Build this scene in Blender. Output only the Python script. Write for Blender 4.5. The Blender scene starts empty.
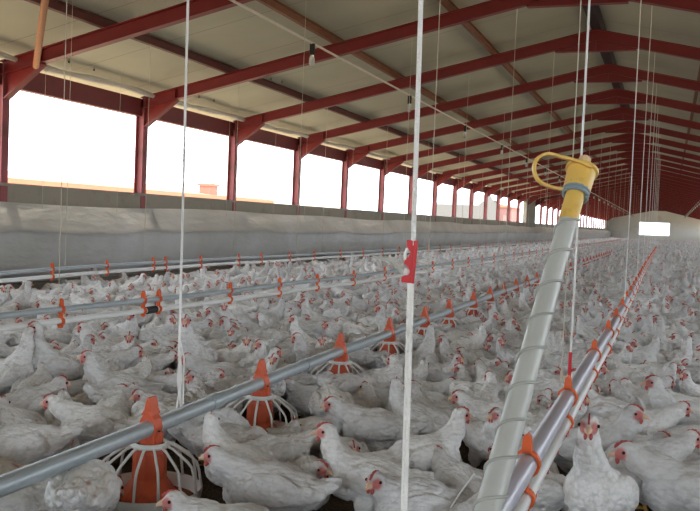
import bpy, bmesh, math, random
import numpy as np
from mathutils import Vector, Matrix, Euler, noise
random.seed(7); RNG = np.random.default_rng(7)
SC = bpy.context.scene
C = SC.collection
PI = math.pi
# ------------------------------------------------------------------ camera
F_PX, YAW, PITCH, ROLL = 854.8, .3548, -.0414, .0421
EYE = np.array([0, 0, 1.0])
FW = np.array([-math.sin(YAW)*math.cos(PITCH), math.cos(YAW)*math.cos(PITCH), math.sin(PITCH)])
_r = np.array([math.cos(YAW), math.sin(YAW), 0]); _u = np.cross(_r, FW)
RT = math.cos(ROLL)*_r + math.sin(ROLL)*_u
UP = -math.sin(ROLL)*_r + math.cos(ROLL)*_u
def ray(x, y): return (x-350)/F_PX*RT + (255.5-y)/F_PX*UP + FW
def at_z(x, y, z): d = ray(x, y); return EYE + d*((z-1.0)/d[2])
def at_x(x, y, X): d = ray(x, y); return EYE + d*(X/d[0])
def at_y(x, y, Y): d = ray(x, y); return EYE + d*(Y/d[1])
def proj(P):
    P = np.asarray(P, float)-EYE; w = P@FW
    return 350+F_PX*(P@RT)/w, 255.5-F_PX*(P@UP)/w, w
cam = bpy.data.cameras.new('camera'); co = bpy.data.objects.new('camera', cam); C.objects.link(co)
cam.sensor_width = 36; cam.lens = F_PX/700*36; cam.clip_start = .05; cam.clip_end = 500
M = Matrix.Identity(4)
for i in range(3):
    M[i][0], M[i][1], M[i][2], M[i][3] = RT[i], UP[i], -FW[i], EYE[i]
co.matrix_world = M
SC.camera = co

# ------------------------------------------------------------------ helpers
class MB:
    def __init__(s): s.v = []; s.f = []; s.m = []
    def add(s, vs, fs, mi=0):
        b = len(s.v); s.v += [tuple(map(float, v)) for v in vs]
        for f in fs: s.f.append([b+i for i in f]); s.m.append(mi)
        return s
    def box(s, lo, hi, mi=0):
        x0, y0, z0 = lo; x1, y1, z1 = hi
        v = [(x0,y0,z0),(x1,y0,z0),(x1,y1,z0),(x0,y1,z0),(x0,y0,z1),(x1,y0,z1),(x1,y1,z1),(x0,y1,z1)]
        return s.add(v, [(0,3,2,1),(4,5,6,7),(0,1,5,4),(1,2,6,5),(2,3,7,6),(3,0,4,7)], mi)
    def beam(s, a, b, w, h, mi=0):
        a = np.array(a, float); b = np.array(b, float); d = b-a; d /= np.linalg.norm(d)
        up = np.array([0,0,1.]) if abs(d[2]) < .9 else np.array([0,1.,0])
        sx = np.cross(d, up); sx /= np.linalg.norm(sx); sz = np.cross(sx, d)
        v = [p+sx*i*w/2+sz*j*h/2 for p in (a, b) for i, j in ((-1,-1),(1,-1),(1,1),(-1,1))]
        return s.add(v, [(3,2,1,0),(4,5,6,7),(0,1,5,4),(1,2,6,5),(2,3,7,6),(3,0,4,7)], mi)
    def tube(s, pts, r, n=8, mi=0, cap=True, closed=False):
        P = [np.array(p, float) for p in pts]; k = len(P)
        rs = r if hasattr(r, '__len__') else [r]*k
        rings = []; ref = None
        for i in range(k):
            if closed: d = P[(i+1) % k]-P[i-1]
            else: d = P[min(i+1, k-1)]-P[max(i-1, 0)]
            d /= (np.linalg.norm(d)+1e-12)
            if ref is None:
                ref = np.array([0,0,1.]) if abs(d[2]) < .9 else np.array([1.,0,0])
            ref = ref-d*(ref@d); ref /= np.linalg.norm(ref); q = np.cross(d, ref)
            rings.append([P[i]+rs[i]*(math.cos(t)*ref+math.sin(t)*q) for t in np.linspace(0, 2*PI, n, endpoint=False)])
        fs = []; L = k if closed else k-1
        for i in range(L):
            j = (i+1) % k
            for t in range(n): fs.append((i*n+t, i*n+(t+1) % n, j*n+(t+1) % n, j*n+t))
        if cap and not closed: fs += [tuple(range(n-1, -1, -1)), tuple((k-1)*n+t for t in range(n))]
        return s.add([p for r_ in rings for p in r_], fs, mi)
    def lathe(s, prof, c=(0,0,0), n=24, mi=0, cap=False):
        vs = []; fs = []
        for r, z in prof:
            for t in range(n):
                a = 2*PI*t/n; vs.append((c[0]+r*math.cos(a), c[1]+r*math.sin(a), c[2]+z))
        for i in range(len(prof)-1):
            for t in range(n): fs.append((i*n+t, i*n+(t+1) % n, (i+1)*n+(t+1) % n, (i+1)*n+t))
        if cap: fs += [tuple(range(n-1, -1, -1)), tuple((len(prof)-1)*n+t for t in range(n))]
        return s.add(vs, fs, mi)
    def prism(s, poly, ax, lo, hi, mi=0):      # poly of 2D points, extruded along axis ax
        n = len(poly); vs = []
        for e in (lo, hi):
            for a, b in poly:
                vs.append({0:(e,a,b), 1:(a,e,b), 2:(a,b,e)}[ax])
        fs = [tuple(range(n-1,-1,-1)), tuple(range(n, 2*n))]+[(i, (i+1) % n, n+(i+1) % n, n+i) for i in range(n)]
        return s.add(vs, fs, mi)
    def ball(s, c, r, n=10, mi=0, sc=(1,1,1)):
        prof = []
        k = max(4, n//2)
        vs = [(c[0], c[1], c[2]-r*sc[2])]; fs = []
        for i in range(1, k):
            ph = -PI/2+PI*i/k
            for t in range(n):
                a = 2*PI*t/n
                vs.append((c[0]+r*sc[0]*math.cos(ph)*math.cos(a), c[1]+r*sc[1]*math.cos(ph)*math.sin(a), c[2]+r*sc[2]*math.sin(ph)))
        vs.append((c[0], c[1], c[2]+r*sc[2]))
        for t in range(n): fs.append((0, 1+(t+1) % n, 1+t))
        for i in range(k-2):
            for t in range(n): a = 1+i*n; fs.append((a+t, a+(t+1) % n, a+n+(t+1) % n, a+n+t))
        a = 1+(k-2)*n
        for t in range(n): fs.append((a+t, a+(t+1) % n, len(vs)-1))
        return s.add(vs, fs, mi)
    def mesh(s, name, mats, smooth=False):
        me = bpy.data.meshes.new(name); me.from_pydata(s.v, [], s.f)
        for m in mats: me.materials.append(m)
        me.polygons.foreach_set('material_index', s.m)
        me.update()
        bm = bmesh.new(); bm.from_mesh(me); bmesh.ops.recalc_face_normals(bm, faces=bm.faces); bm.to_mesh(me); bm.free()
        if smooth: me.shade_smooth() if smooth is True else me.shade_smooth()
        return me
    def build(s, name, mats, parent=None, loc=(0,0,0), smooth=False, bevel=0):
        if not isinstance(mats, (list, tuple)): mats = [mats]
        me = s.mesh(name, mats, smooth)
        o = bpy.data.objects.new(name, me); C.objects.link(o); o.location = loc
        if parent is not None: o.parent = parent
        if smooth:
            me.set_sharp_from_angle(angle=math.radians(40))
        if bevel:
            b = o.modifiers.new('bevel', 'BEVEL'); b.width = bevel; b.segments = 2; b.limit_method = 'ANGLE'
        return o
def tag(o, label=None, cat=None, group=None, kind=None):
    if label: o['label'] = label
    if cat: o['category'] = cat
    if group: o['group'] = group
    if kind: o['kind'] = kind
    return o
def empty(name, loc, label=None, cat=None, group=None, rz=0):
    o = bpy.data.objects.new(name, None); C.objects.link(o); o.location = loc; o.rotation_euler.z = rz
    o.empty_display_size = .1
    return tag(o, label, cat, group)
def copy_tree(o, parent=None):
    c = o.copy(); C.objects.link(c)
    if parent is not None: c.parent = parent
    for ch in list(o.children): copy_tree(ch, c)
    return c
ORD = ['zeroth','first','second','third','fourth','fifth','sixth','seventh','eighth','ninth','tenth','eleventh','twelfth','thirteenth','fourteenth','fifteenth','sixteenth','seventeenth','eighteenth','nineteenth']
TENS = {2:'twent',3:'thirt',4:'fort',5:'fift'}
def ordw(n):
    if n < 20: return ORD[n]
    t, u = divmod(n, 10)
    return TENS[t]+'ieth' if u == 0 else TENS[t]+'y-'+ORD[u]

# ------------------------------------------------------------------ materials
def srgb(r, g, b):
    f = lambda c: (c/255/12.92) if c/255 <= .04045 else ((c/255+.055)/1.055)**2.4
    return (f(r), f(g), f(b), 1)
class NT:
    def __init__(s, name):
        s.m = bpy.data.materials.new(name); s.m.use_nodes = True; s.t = s.m.node_tree; s.b = s.t.nodes['Principled BSDF']
    def n(s, typ, **k):
        x = s.t.nodes.new(typ)
        for a, v in k.items():
            if a in x.bl_rna.properties: setattr(x, a, v)
            else: x.inputs[a.replace('_', ' ')].default_value = v
        return x
    def l(s, a, b): s.t.links.new(a, b)
def mat(name, col, rough=.6, metal=0, var=.12, scale=8, bump=0, bscale=60, spec=.5, trans=0, stretch=(1,1,1), dirt=None, dscale=3, dlo=.55, dhi=.75, coat=0, alpha=1):
    k = NT(name); b = k.b
    tc = k.n('ShaderNodeTexCoord'); mp = k.n('ShaderNodeMapping'); mp.inputs['Scale'].default_value = stretch
    k.l(tc.outputs['Object'], mp.inputs['Vector'])
    no = k.n('ShaderNodeTexNoise', Scale=scale, Detail=5.0); k.l(mp.outputs[0], no.inputs['Vector'])
    mx = k.n('ShaderNodeMix', data_type='RGBA')
    c = col; mx.inputs[6].default_value = tuple(max(0, x*(1-var)) for x in c[:3])+(1,); mx.inputs[7].default_value = tuple(min(1, x*(1+var)) for x in c[:3])+(1,)
    k.l(no.outputs['Fac'], mx.inputs[0]); out = mx.outputs[2]
    if dirt:
        n2 = k.n('ShaderNodeTexNoise', Scale=dscale, Detail=6.0, Roughness=.65); k.l(mp.outputs[0], n2.inputs['Vector'])
        rp = k.n('ShaderNodeMapRange'); rp.inputs[1].default_value = dlo; rp.inputs[2].default_value = dhi; k.l(n2.outputs['Fac'], rp.inputs[0])
        m2 = k.n('ShaderNodeMix', data_type='RGBA'); m2.inputs[7].default_value = dirt; k.l(out, m2.inputs[6]); k.l(rp.outputs[0], m2.inputs[0]); out = m2.outputs[2]
    k.l(out, b.inputs['Base Color'])
    b.inputs['Roughness'].default_value = rough; b.inputs['Metallic'].default_value = metal
    b.inputs['Specular IOR Level'].default_value = spec; b.inputs['Transmission Weight'].default_value = trans
    b.inputs['Coat Weight'].default_value = coat; b.inputs['Alpha'].default_value = alpha
    if bump:
        nb = k.n('ShaderNodeTexNoise', Scale=bscale, Detail=4.0); k.l(mp.outputs[0], nb.inputs['Vector'])
        bp = k.n('ShaderNodeBump', Strength=bump, Distance=.01); k.l(nb.outputs['Fac'], bp.inputs['Height']); k.l(bp.outputs[0], b.inputs['Normal'])
    return k.m
RED = mat('red_oxide_steel', srgb(122, 26, 26), .5, var=.15, dirt=srgb(104, 40, 34), dlo=.55, dhi=.8)
REDP = mat('glare_paled_red_post', srgb(146, 76, 78), .6, var=.15, scale=12, dirt=srgb(105, 58, 50), dlo=.5, dhi=.75)  # paler pink puts window glare into the red; brown patches are rust
PURL = mat('rusty_brown_purlin', srgb(96, 52, 48), .7, var=.2, dirt=srgb(84, 60, 50))
PURLW = mat('orange_brown_timber', srgb(128, 84, 60), .7, var=.25, stretch=(8,1,8), dirt=srgb(96, 50, 42), dscale=5, dlo=.5)
RIDGE = mat('dark_ridge_steel', srgb(50, 38, 42), .7)
WOOD = mat('pale_brown_pole', srgb(176, 112, 62), .65, var=.3, scale=4, stretch=(10,10,1), bump=.3)
BLOCK = mat('grey_block_wall', srgb(150, 143, 132), .9, var=.1, scale=3, bump=.3, bscale=25, dirt=srgb(120, 112, 102), dlo=.5)
GAB = mat('haze_paled_plaster', srgb(222, 219, 212), .9, var=.06, scale=.6, dirt=srgb(200, 196, 188), dscale=.8)  # plaster colour brightened to stand in for haze at the far end
GALV = mat('galvanised_steel', srgb(176, 186, 192), .38, .3, var=.12, scale=30, bump=.1, bscale=120)
WPVC = mat('white_plastic_pipe', srgb(235, 236, 235), .35, var=.04)
WROPE = mat('white_rope', srgb(248, 248, 246), .8, var=.08, bump=.5, bscale=300)
CORDM = mat('thin_beige_cord', srgb(205, 198, 180), .8, var=.1)
ORG = mat('orange_plastic', srgb(226, 92, 28), .45, var=.1, spec=.5)
ORGC = mat('faded_red_orange_plastic', srgb(214, 96, 62), .5, var=.12, dirt=srgb(170, 70, 50), dscale=14)
REDPL = mat('bright_red_plastic', srgb(205, 38, 48), .4, var=.06)
NIP = mat('red_nipple_plastic', srgb(200, 50, 45), .5)
YEL = mat('yellow_plastic', srgb(236, 196, 104), .42, var=.06, scale=12, dirt=srgb(215, 165, 80), dscale=30)
YPL = mat('pale_cream_plastic', srgb(235, 205, 165), .45)
DARK = mat('black_plastic', srgb(30, 28, 28), .5)
FEED = mat('feed_meal', srgb(130, 80, 50), .95, var=.4, scale=90, bump=.8, bscale=150)
GRILLW = mat('white_grill_plastic', srgb(226, 228, 226), .45, var=.05, dirt=srgb(170, 160, 150), dscale=18, dlo=.6)
FOAM = mat('pale_sheeting', srgb(200, 196, 185), .7, var=.15, scale=10, bump=.6, bscale=18)
WIRE = mat('grey_wire', srgb(150, 155, 155), .4, .5)
COND = mat('white_conduit', srgb(215, 208, 196), .5)
def glass_mat(name, col, rough, tr):
    k = NT(name); b = k.b; b.inputs['Base Color'].default_value = col; b.inputs['Roughness'].default_value = rough
    b.inputs['Transmission Weight'].default_value = tr; b.inputs['IOR'].default_value = 1.2
    return k.m
BULB = mat('clear_glass_bulb', srgb(225, 228, 228), .15, var=.02, trans=.55, spec=.8)
TUBEM = mat('milky_clear_plastic_tube', srgb(214, 216, 212), .3, var=.1, scale=14, trans=.3, spec=.6, dirt=srgb(180, 180, 172), dscale=12)
LILAC = mat('pale_lilac_steel', srgb(196, 198, 212), .3, .15, var=.05)
# roof sheets
def roof_mat():
    k = NT('cream_insulation_sheet'); b = k.b
    tc = k.n('ShaderNodeTexCoord')
    sp = k.n('ShaderNodeSeparateXYZ'); k.l(tc.outputs['Object'], sp.inputs[0])
    def seam(src, period, off, w):
        a = k.n('ShaderNodeMath', operation='ADD'); a.inputs[1].default_value = off; k.l(src, a.inputs[0])
        m = k.n('ShaderNodeMath', operation='PINGPONG'); m.inputs[1].default_value = period/2; k.l(a.outputs[0], m.inputs[0])
        l = k.n('ShaderNodeMath', operation='LESS_THAN'); l.inputs[1].default_value = w; k.l(m.outputs[0], l.inputs[0]); return l.outputs[0]
    sy = seam(sp.outputs[1], 1.25, 100.6, .008); 
    no = k.n('ShaderNodeTexNoise', Scale=.7, Detail=6.0); k.l(tc.outputs['Object'], no.inputs['Vector'])
    r = k.n('ShaderNodeValToRGB'); k.l(no.outputs['Fac'], r.inputs[0])
    r.color_ramp.elements[0].position = .3; r.color_ramp.elements[0].color = srgb(168, 165, 144)
    r.color_ramp.elements[1].position = .7; r.color_ramp.elements[1].color = srgb(190, 186, 164)
    mx = k.n('ShaderNodeMix', data_type='RGBA'); mx.inputs[7].default_value = srgb(152, 146, 128)
    k.l(sy, mx.inputs[0]); k.l(r.outputs[0], mx.inputs[6]); k.l(mx.outputs[2], b.inputs['Base Color'])
    b.inputs['Roughness'].default_value = .75
    return k.m
ROOF = roof_mat()
def floor_mat():
    k = NT('dark_litter'); b = k.b; tc = k.n('ShaderNodeTexCoord')
    n1 = k.n('ShaderNodeTexNoise', Scale=70.0, Detail=6.0, Roughness=.8); k.l(tc.outputs['Object'], n1.inputs['Vector'])
    v = k.n('ShaderNodeTexVoronoi', Scale=110.0); k.l(tc.outputs['Object'], v.inputs['Vector'])
    r = k.n('ShaderNodeValToRGB'); k.l(n1.outputs['Fac'], r.inputs[0])
    r.color_ramp.elements[0].position = .35; r.color_ramp.elements[0].color = srgb(46, 34, 26)
    r.color_ramp.elements[1].position = .72; r.color_ramp.elements[1].color = srgb(128, 104, 80)
    k.l(r.outputs[0], b.inputs['Base Color']); b.inputs['Roughness'].default_value = 1
    bp = k.n('ShaderNodeBump', Strength=.9, Distance=.01); k.l(v.outputs['Distance'], bp.inputs['Height']); k.l(bp.outputs[0], b.inputs['Normal'])
    return k.m
LITTER = floor_mat()
def curtain_mat():
    k = NT('grey_plastic_sheet'); b = k.b; tc = k.n('ShaderNodeTexCoord')
    n1 = k.n('ShaderNodeTexNoise', Scale=1.2, Detail=4.0); k.l(tc.outputs['Object'], n1.inputs['Vector'])
    r = k.n('ShaderNodeValToRGB'); k.l(n1.outputs['Fac'], r.inputs[0])
    r.color_ramp.elements[0].position = .3; r.color_ramp.elements[0].color = srgb(172, 171, 166)
    r.color_ramp.elements[1].position = .7; r.color_ramp.elements[1].color = srgb(194, 194, 194)
    k.l(r.outputs[0], b.inputs['Base Color']); b.inputs['Roughness'].default_value = .3
    b.inputs['Specular IOR Level'].default_value = .7
    mp = k.n('ShaderNodeMapping'); mp.inputs['Scale'].default_value = (3, 1, 3); k.l(tc.outputs['Object'], mp.inputs['Vector'])
    n2 = k.n('ShaderNodeTexNoise', Scale=3.0, Detail=5.0); k.l(mp.outputs[0], n2.inputs['Vector'])
    bp = k.n('ShaderNodeBump', Strength=.35, Distance=.05); k.l(n2.outputs['Fac'], bp.inputs['Height']); k.l(bp.outputs[0], b.inputs['Normal'])
    return k.m
CURT = curtain_mat()
def feather_mat(name, attr_tint):
    k = NT(name); b = k.b; tc = k.n('ShaderNodeTexCoord')
    vec = tc.outputs['Object']
    at = k.n('ShaderNodeAttribute'); at.attribute_name = 'marks'
    sp = k.n('ShaderNodeSeparateColor'); k.l(at.outputs['Color'], sp.inputs[0])
    if attr_tint: tint = sp.outputs[1]
    else: tint = k.n('ShaderNodeObjectInfo').outputs['Random']
    wn = k.n('ShaderNodeCombineXYZ'); mu = k.n('ShaderNodeMath', operation='MULTIPLY'); mu.inputs[1].default_value = 37.0
    k.l(tint, mu.inputs[0]); k.l(mu.outputs[0], wn.inputs[0]); k.l(mu.outputs[0], wn.inputs[1])
    ad = k.n('ShaderNodeVectorMath', operation='ADD'); k.l(vec, ad.inputs[0]); k.l(wn.outputs[0], ad.inputs[1])
    # base white with per-bird tone
    base = k.n('ShaderNodeMix', data_type='RGBA'); base.inputs[6].default_value = srgb(238, 238, 238); base.inputs[7].default_value = srgb(208, 208, 210)
    k.l(tint, base.inputs[0])
    # soiling
    dn = k.n('ShaderNodeTexNoise', Scale=9.0, Detail=6.0, Roughness=.7); k.l(ad.outputs[0], dn.inputs['Vector'])
    dr = k.n('ShaderNodeMapRange'); dr.inputs[1].default_value = .5; dr.inputs[2].default_value = .78; dr.inputs[4].default_value = .75; k.l(dn.outputs['Fac'], dr.inputs[0])
    d1 = k.n('ShaderNodeMix', data_type='RGBA'); d1.inputs[7].default_value = srgb(162, 156, 146); k.l(dr.outputs[0], d1.inputs[0]); k.l(base.outputs[2], d1.inputs[6])
    # feather edges
    mp = k.n('ShaderNodeMapping'); mp.inputs['Scale'].default_value = (32, 62, 62); k.l(ad.outputs[0], mp.inputs['Vector'])
    vo = k.n('ShaderNodeTexVoronoi', Scale=1.0); k.l(mp.outputs[0], vo.inputs['Vector'])
    fe = k.n('ShaderNodeMapRange'); fe.inputs[1].default_value = .55; fe.inputs[2].default_value = .9; fe.inputs[4].default_value = .3; k.l(vo.outputs['Distance'], fe.inputs[0])
    d2 = k.n('ShaderNodeMix', data_type='RGBA'); d2.inputs[7].default_value = srgb(168, 164, 160); k.l(fe.outputs[0], d2.inputs[0]); k.l(d1.outputs[2], d2.inputs[6])
    # bare pink skin on face
    fn = k.n('ShaderNodeMix', data_type='RGBA'); fn.inputs[7].default_value = srgb(200, 98, 92); k.l(sp.outputs[0], fn.inputs[0]); k.l(d2.outputs[2], fn.inputs[6])
    # bare patches on rump
    pn = k.n('ShaderNodeMix', data_type='RGBA'); pn.inputs[7].default_value = srgb(176, 106, 104); k.l(sp.outputs[2], pn.inputs[0]); k.l(fn.outputs[2], pn.inputs[6])
    k.l(pn.outputs[2], b.inputs['Base Color']); b.inputs['Roughness'].default_value = .85; b.inputs['Specular IOR Level'].default_value = .2
    b.inputs['Sheen Weight'].default_value = .15
    n3 = k.n('ShaderNodeTexNoise', Scale=60.0, Detail=4.0); k.l(ad.outputs[0], n3.inputs['Vector'])
    sm = k.n('ShaderNodeMath', operation='ADD'); k.l(vo.outputs['Distance'], sm.inputs[0]); k.l(n3.outputs['Fac'], sm.inputs[1])
    iv = k.n('ShaderNodeMath', operation='MULTIPLY'); iv.inputs[1].default_value = -1; k.l(sm.outputs[0], iv.inputs[0])
    bp = k.n('ShaderNodeBump', Strength=.75, Distance=.008); k.l(iv.outputs[0], bp.inputs['Height']); k.l(bp.outputs[0], b.inputs['Normal'])
    return k.m
FEA = feather_mat('white_feathers', False); FEAS = feather_mat('white_feathers_flock', True)
COMB = mat('red_comb', srgb(184, 84, 78), .6, var=.15, scale=60)
BEAK = mat('pale_beak', srgb(220, 186, 156), .45, var=.1, scale=60)
EYEM = mat('dark_eye', srgb(28, 16, 12), .15, var=0)
LEGM = mat('yellow_leg', srgb(214, 170, 92), .7, var=.15, scale=80)

# ------------------------------------------------------------------ the building
BAY = 2.5; Y0 = 7.04; XR = -1.054; ZR = 3.708; SL = .2252; HALF = 5.45
XL = XR-HALF; XRT = XR+HALF; ZS = 1.223; ZH = 2.2375; YN = Y0-5*BAY; YF = Y0+38*BAY
def zroof(x): return ZR-SL*abs(x-XR)
ZE = ZR-SL*HALF
def struct(o, label=None): o['kind'] = 'structure'; 
def S(mb, name, m, smooth=False):
    o = mb.build(name, m, smooth=smooth); o['kind'] = 'structure'; return o
S(MB().box((XL-.2, YN, -.12), (XRT+.2, YF, 0)), 'floor', LITTER)
S(MB().box((XL-60, YN-30, -.2), (XRT+60, YF+40, -.13)), 'ground', mat('dry_yard', srgb(196, 178, 150), .95, var=.1, scale=.5))
wl = MB().box((XL-.12, YN, -.12), (XL+.05, YF, ZS-.02)); wl.box((XL-.14, YN, ZS-.02), (XL+.07, YF, ZS+.012))
wl.box((XL-.12, Y0+13.85*BAY, ZS), (XL+.05, Y0+15*BAY, ZE))
wl.box((XL-.12, Y0+36.5*BAY, ZS), (XL+.05, YF, ZE))
S(wl, 'wall_left', BLOCK)
wr = MB().box((XRT-.05, YN, -.12), (XRT+.12, YF, ZS-.02)); wr.box((XRT-.07, YN, ZS-.02), (XRT+.14, YF, ZS+.012))
S(wr, 'wall_right', BLOCK)
# gable walls
wx0, wx1, wz0, wz1 = -3.1, .1, .74, 2.14
zt = .16
gm = MB()
gm.prism([(XL-.12, 0), (wx0, 0), (wx0, zroof(wx0)+zt), (XL-.12, ZE+zt-.02)], 1, YF, YF+.15)
gm.prism([(wx1, 0), (XRT+.12, 0), (XRT+.12, ZE+zt-.02), (wx1, zroof(wx1)+zt)], 1, YF, YF+.15)
gm.box((wx0, YF, 0), (wx1, YF+.15, wz0))
gm.prism([(wx0, wz1), (wx1, wz1), (wx1, zroof(wx1)+zt), (XR, ZR+zt), (wx0, zroof(wx0)+zt)], 1, YF, YF+.15)
S(gm, 'wall_far', GAB)
wf = MB()
for a in (((wx0-.06, YF-.03, wz0-.06), (wx1+.06, YF+.02, wz0)), ((wx0-.06, YF-.03, wz1), (wx1+.06, YF+.02, wz1+.06)),
          ((wx0-.06, YF-.03, wz0), (wx0, YF+.02, wz1)), ((wx1, YF-.03, wz0), (wx1+.06, YF+.02, wz1))): wf.box(*a)
S(wf, 'window_1', WPVC)
nm = MB()      # the wall behind the photographer, with a wide doorway
nm.prism([(XL-.12, 0), (XR-2.6, 0), (XR-2.6, zroof(XR-2.6)+zt), (XL-.12, ZE+zt-.02)], 1, YN-.15, YN)
nm.prism([(XR+2.6, 0), (XRT+.12, 0), (XRT+.12, ZE+zt-.02), (XR+2.6, zroof(XR+2.6)+zt)], 1, YN-.15, YN)
nm.prism([(XR-2.6, 2.7), (XR+2.6, 2.7), (XR+2.6, zroof(XR+2.6)+zt), (XR, ZR+zt), (XR-2.6, zroof(XR-2.6)+zt)], 1, YN-.15, YN)
S(nm, 'wall_near', BLOCK)
PH = .11    # purlin height above the rafters
cm = MB()
e = HALF+.35
for sgn in (-1, 1):
    x1 = XR+sgn*e; z1 = ZR-SL*e
    cm.prism([(XR, ZR+PH), (x1, z1+PH), (x1, z1+PH+.05), (XR, ZR+PH+.05)], 1, YN-.4, YF+.4)
S(cm, 'ceiling', ROOF)

# portal frames
def ibeam_rafter(sgn):
    m = MB(); a = math.atan(SL); x0, x1 = XR, XR+sgn*HALF
    D = .15
    for (t0, t1, w) in ((0, .012, .09), (.012, D-.012, .012), (D-.012, D, .09)):
        m.prism([(x0, ZR-t0), (x1, ZE-t0), (x1, ZE-t1), (x0, ZR-t1)], 1, -w/2, w/2)
    return m
def knee(sgn):
    m = MB(); x1 = XR+sgn*(HALF-.06)
    zz = lambda d: ZR-SL*(HALF-.06-d)-.15
    for w, o in ((.012, 0),):
        m.prism([(x1, zz(0)), (x1, zz(0)-.24), (x1-sgn*.45, zz(.45))], 1, -w/2, w/2)
    m.prism([(x1, zz(0)-.24), (x1-sgn*.45, zz(.45)), (x1-sgn*.47, zz(.45)-.012), (x1, zz(0)-.256)], 1, -.045, .045)
    m.prism([(x1-sgn*.44, zz(.45)+.13), (x1-sgn*.452, zz(.45)+.13), (x1-sgn*.452, zz(.45)), (x1-sgn*.44, zz(.45))], 1, -.045, .045)
    return m
def post(sgn):
    m = MB(); x = XR+sgn*HALF; xi = x-sgn*.06; xo = x+sgn*.06
    a, b_ = sorted((xi, xi+sgn*.01)); m.box((a, -.05, 0), (b_, .05, ZE-.02))
    a, b_ = sorted((xo, xo-sgn*.01)); m.box((a, -.05, 0), (b_, .05, ZE-.02))
    a, b_ = sorted((xi+sgn*.01, xo-sgn*.01)); m.box((a, -.006, 0), (b_, .006, ZE-.02))
    return m
def apex():
    m = MB()
    m.prism([(XR-.55, ZR-SL*.55-.15), (XR, ZR-.15), (XR+.55, ZR-SL*.55-.15), (XR+.52, ZR-.285), (XR-.52, ZR-.285)], 1, -.006, .006)
    m.box((XR-.53, -.045, ZR-.297), (XR+.53, .045, ZR-.285))
    m.box((XR-.008, -.045, ZR-.285), (XR+.008, .045, ZR-.15))
    return m
# shift posts outwards of the wall: wall sits between x-.12 and x+.05, posts show on its inner face
fr = empty('roof_frame', (0, 0, 0), None, 'roof frame', 'red steel roof frames along the shed')
for sgn in (-1, 1):
    ibeam_rafter(sgn).build('rafter', RED, fr)
    knee(sgn).build('knee_bracket', RED, fr)
    p = post(sgn).build('post', REDP, fr); p['label'] = 'red post tinted pinkish for the window glare'
apex().build('ridge_plate', RED, fr)
first = True
for i in range(-4, 38):
    o = fr if first else copy_tree(fr)
    first = False
    o.location = (0, Y0+i*BAY, 0)
    n = i+1
    if n < 0: o['label'] = 'red steel roof frame standing behind the photographer'; o['group'] = 'red steel frames behind the photographer'
    elif n == 0: o['label'] = 'red steel roof frame crossing the top left corner of the picture'
    elif n <= 14:
        o['label'] = ['', 'red steel roof frame with a brown pole leaning on its rafter', 'second red roof frame down the shed, between the widest two openings'][n] if n < 3 else ordw(n)+' red steel roof frame down the shed, counted along window posts'
        if n == 14: o['label'] = 'red steel roof frame where the window row meets the solid bay'
    else: o['label'] = 'small red steel roof frame far down the shed'; o['group'] = 'red steel roof frames far down the shed'

# eave beams, purlins, ridge
def longbox(name, x0, x1, z0, z1, m, label, cat, group=None):
    lo, hi = sorted((x0, x1))
    o = MB().box((lo, YN, z0), (hi, YF-.01, z1)).build(name, m); return tag(o, label, cat, group)
EAV = mat('dark_red_eave_board', srgb(112, 44, 46), .6, var=.15, dirt=srgb(80, 42, 42))
longbox('eave_beam', XL+.0, XL-.1, ZH, ZE-.02, EAV, 'dark red beam running over the tops of the open windows', 'beam')
longbox('eave_beam', XRT, XRT+.1, ZH, ZE-.02, EAV, 'dark red beam under the eave on the unseen right side', 'beam')
for sgn in (-1, 1):
    side = 'left' if sgn < 0 else 'right'
    for a, m, dsc in ((1.38, PURLW, 'orange brown purlin nearest the ridge, '+side+' roof slope'), (2.78, PURLW, 'orange brown purlin beside the light bulbs' if sgn < 0 else 'orange brown middle purlin on the far right slope'), (4.20, PURL, 'dull reddish brown purlin above the windows' if sgn < 0 else 'dull reddish brown purlin low on the right slope')):
        x = XR+sgn*a; z = zroof(x)
        w = .05 if a < 4 else .06
        mb = MB().box((x-w/2, YN, z+.002), (x+w/2, YF-.01, z+.014)).box((x-.006, YN, z+.012), (x+.006, YF-.01, z+PH-.022)).box((x-w/2, YN, z+PH-.026), (x+w/2, YF-.01, z+PH-.014))
        # lips of the channel
        tag(mb.build('purlin', m), dsc, 'purlin')
rb = MB().prism([(XR-.06, ZR+.01), (XR+.06, ZR+.01), (XR+.1, ZR+PH-.03), (XR, ZR+PH-.003), (XR-.1, ZR+PH-.03)], 1, YN, YF-.01)
tag(rb.build('ridge_beam', RIDGE), 'dark beam running along the ridge of the roof', 'beam')
# crumpled pale sheeting rolled under the left eave
fm = MB(); pts = []; rr = []
yy = YN+.2
while yy < YF-.2:
    pts.append((XL+.17+.01*math.sin(yy*3.1), yy, ZE-.03+.012*math.sin(yy*2.3)+.05)); rr.append(.035+.008*math.sin(yy*7)); yy += .25
fm.tube(pts, rr, 8)
tag(fm.build('rolled_sheeting', FOAM, smooth=True), 'pale crumpled sheeting rolled up under the left eave', 'sheeting')
# wooden pole leaning on the first rafter
a = at_y(36, 66, Y0-.08); b = np.array([-3.75, 4.75, zroof(-3.75)+.05])
a[2] -= .0
dirp = at_y(47, -14, a[1]-1.9)
tag(MB().tube([a, dirp], [.033, .028], 10).build('wooden_pole', WOOD, smooth=True), 'pale brown round pole leaning against the rafter in the top left corner', 'pole')

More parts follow.
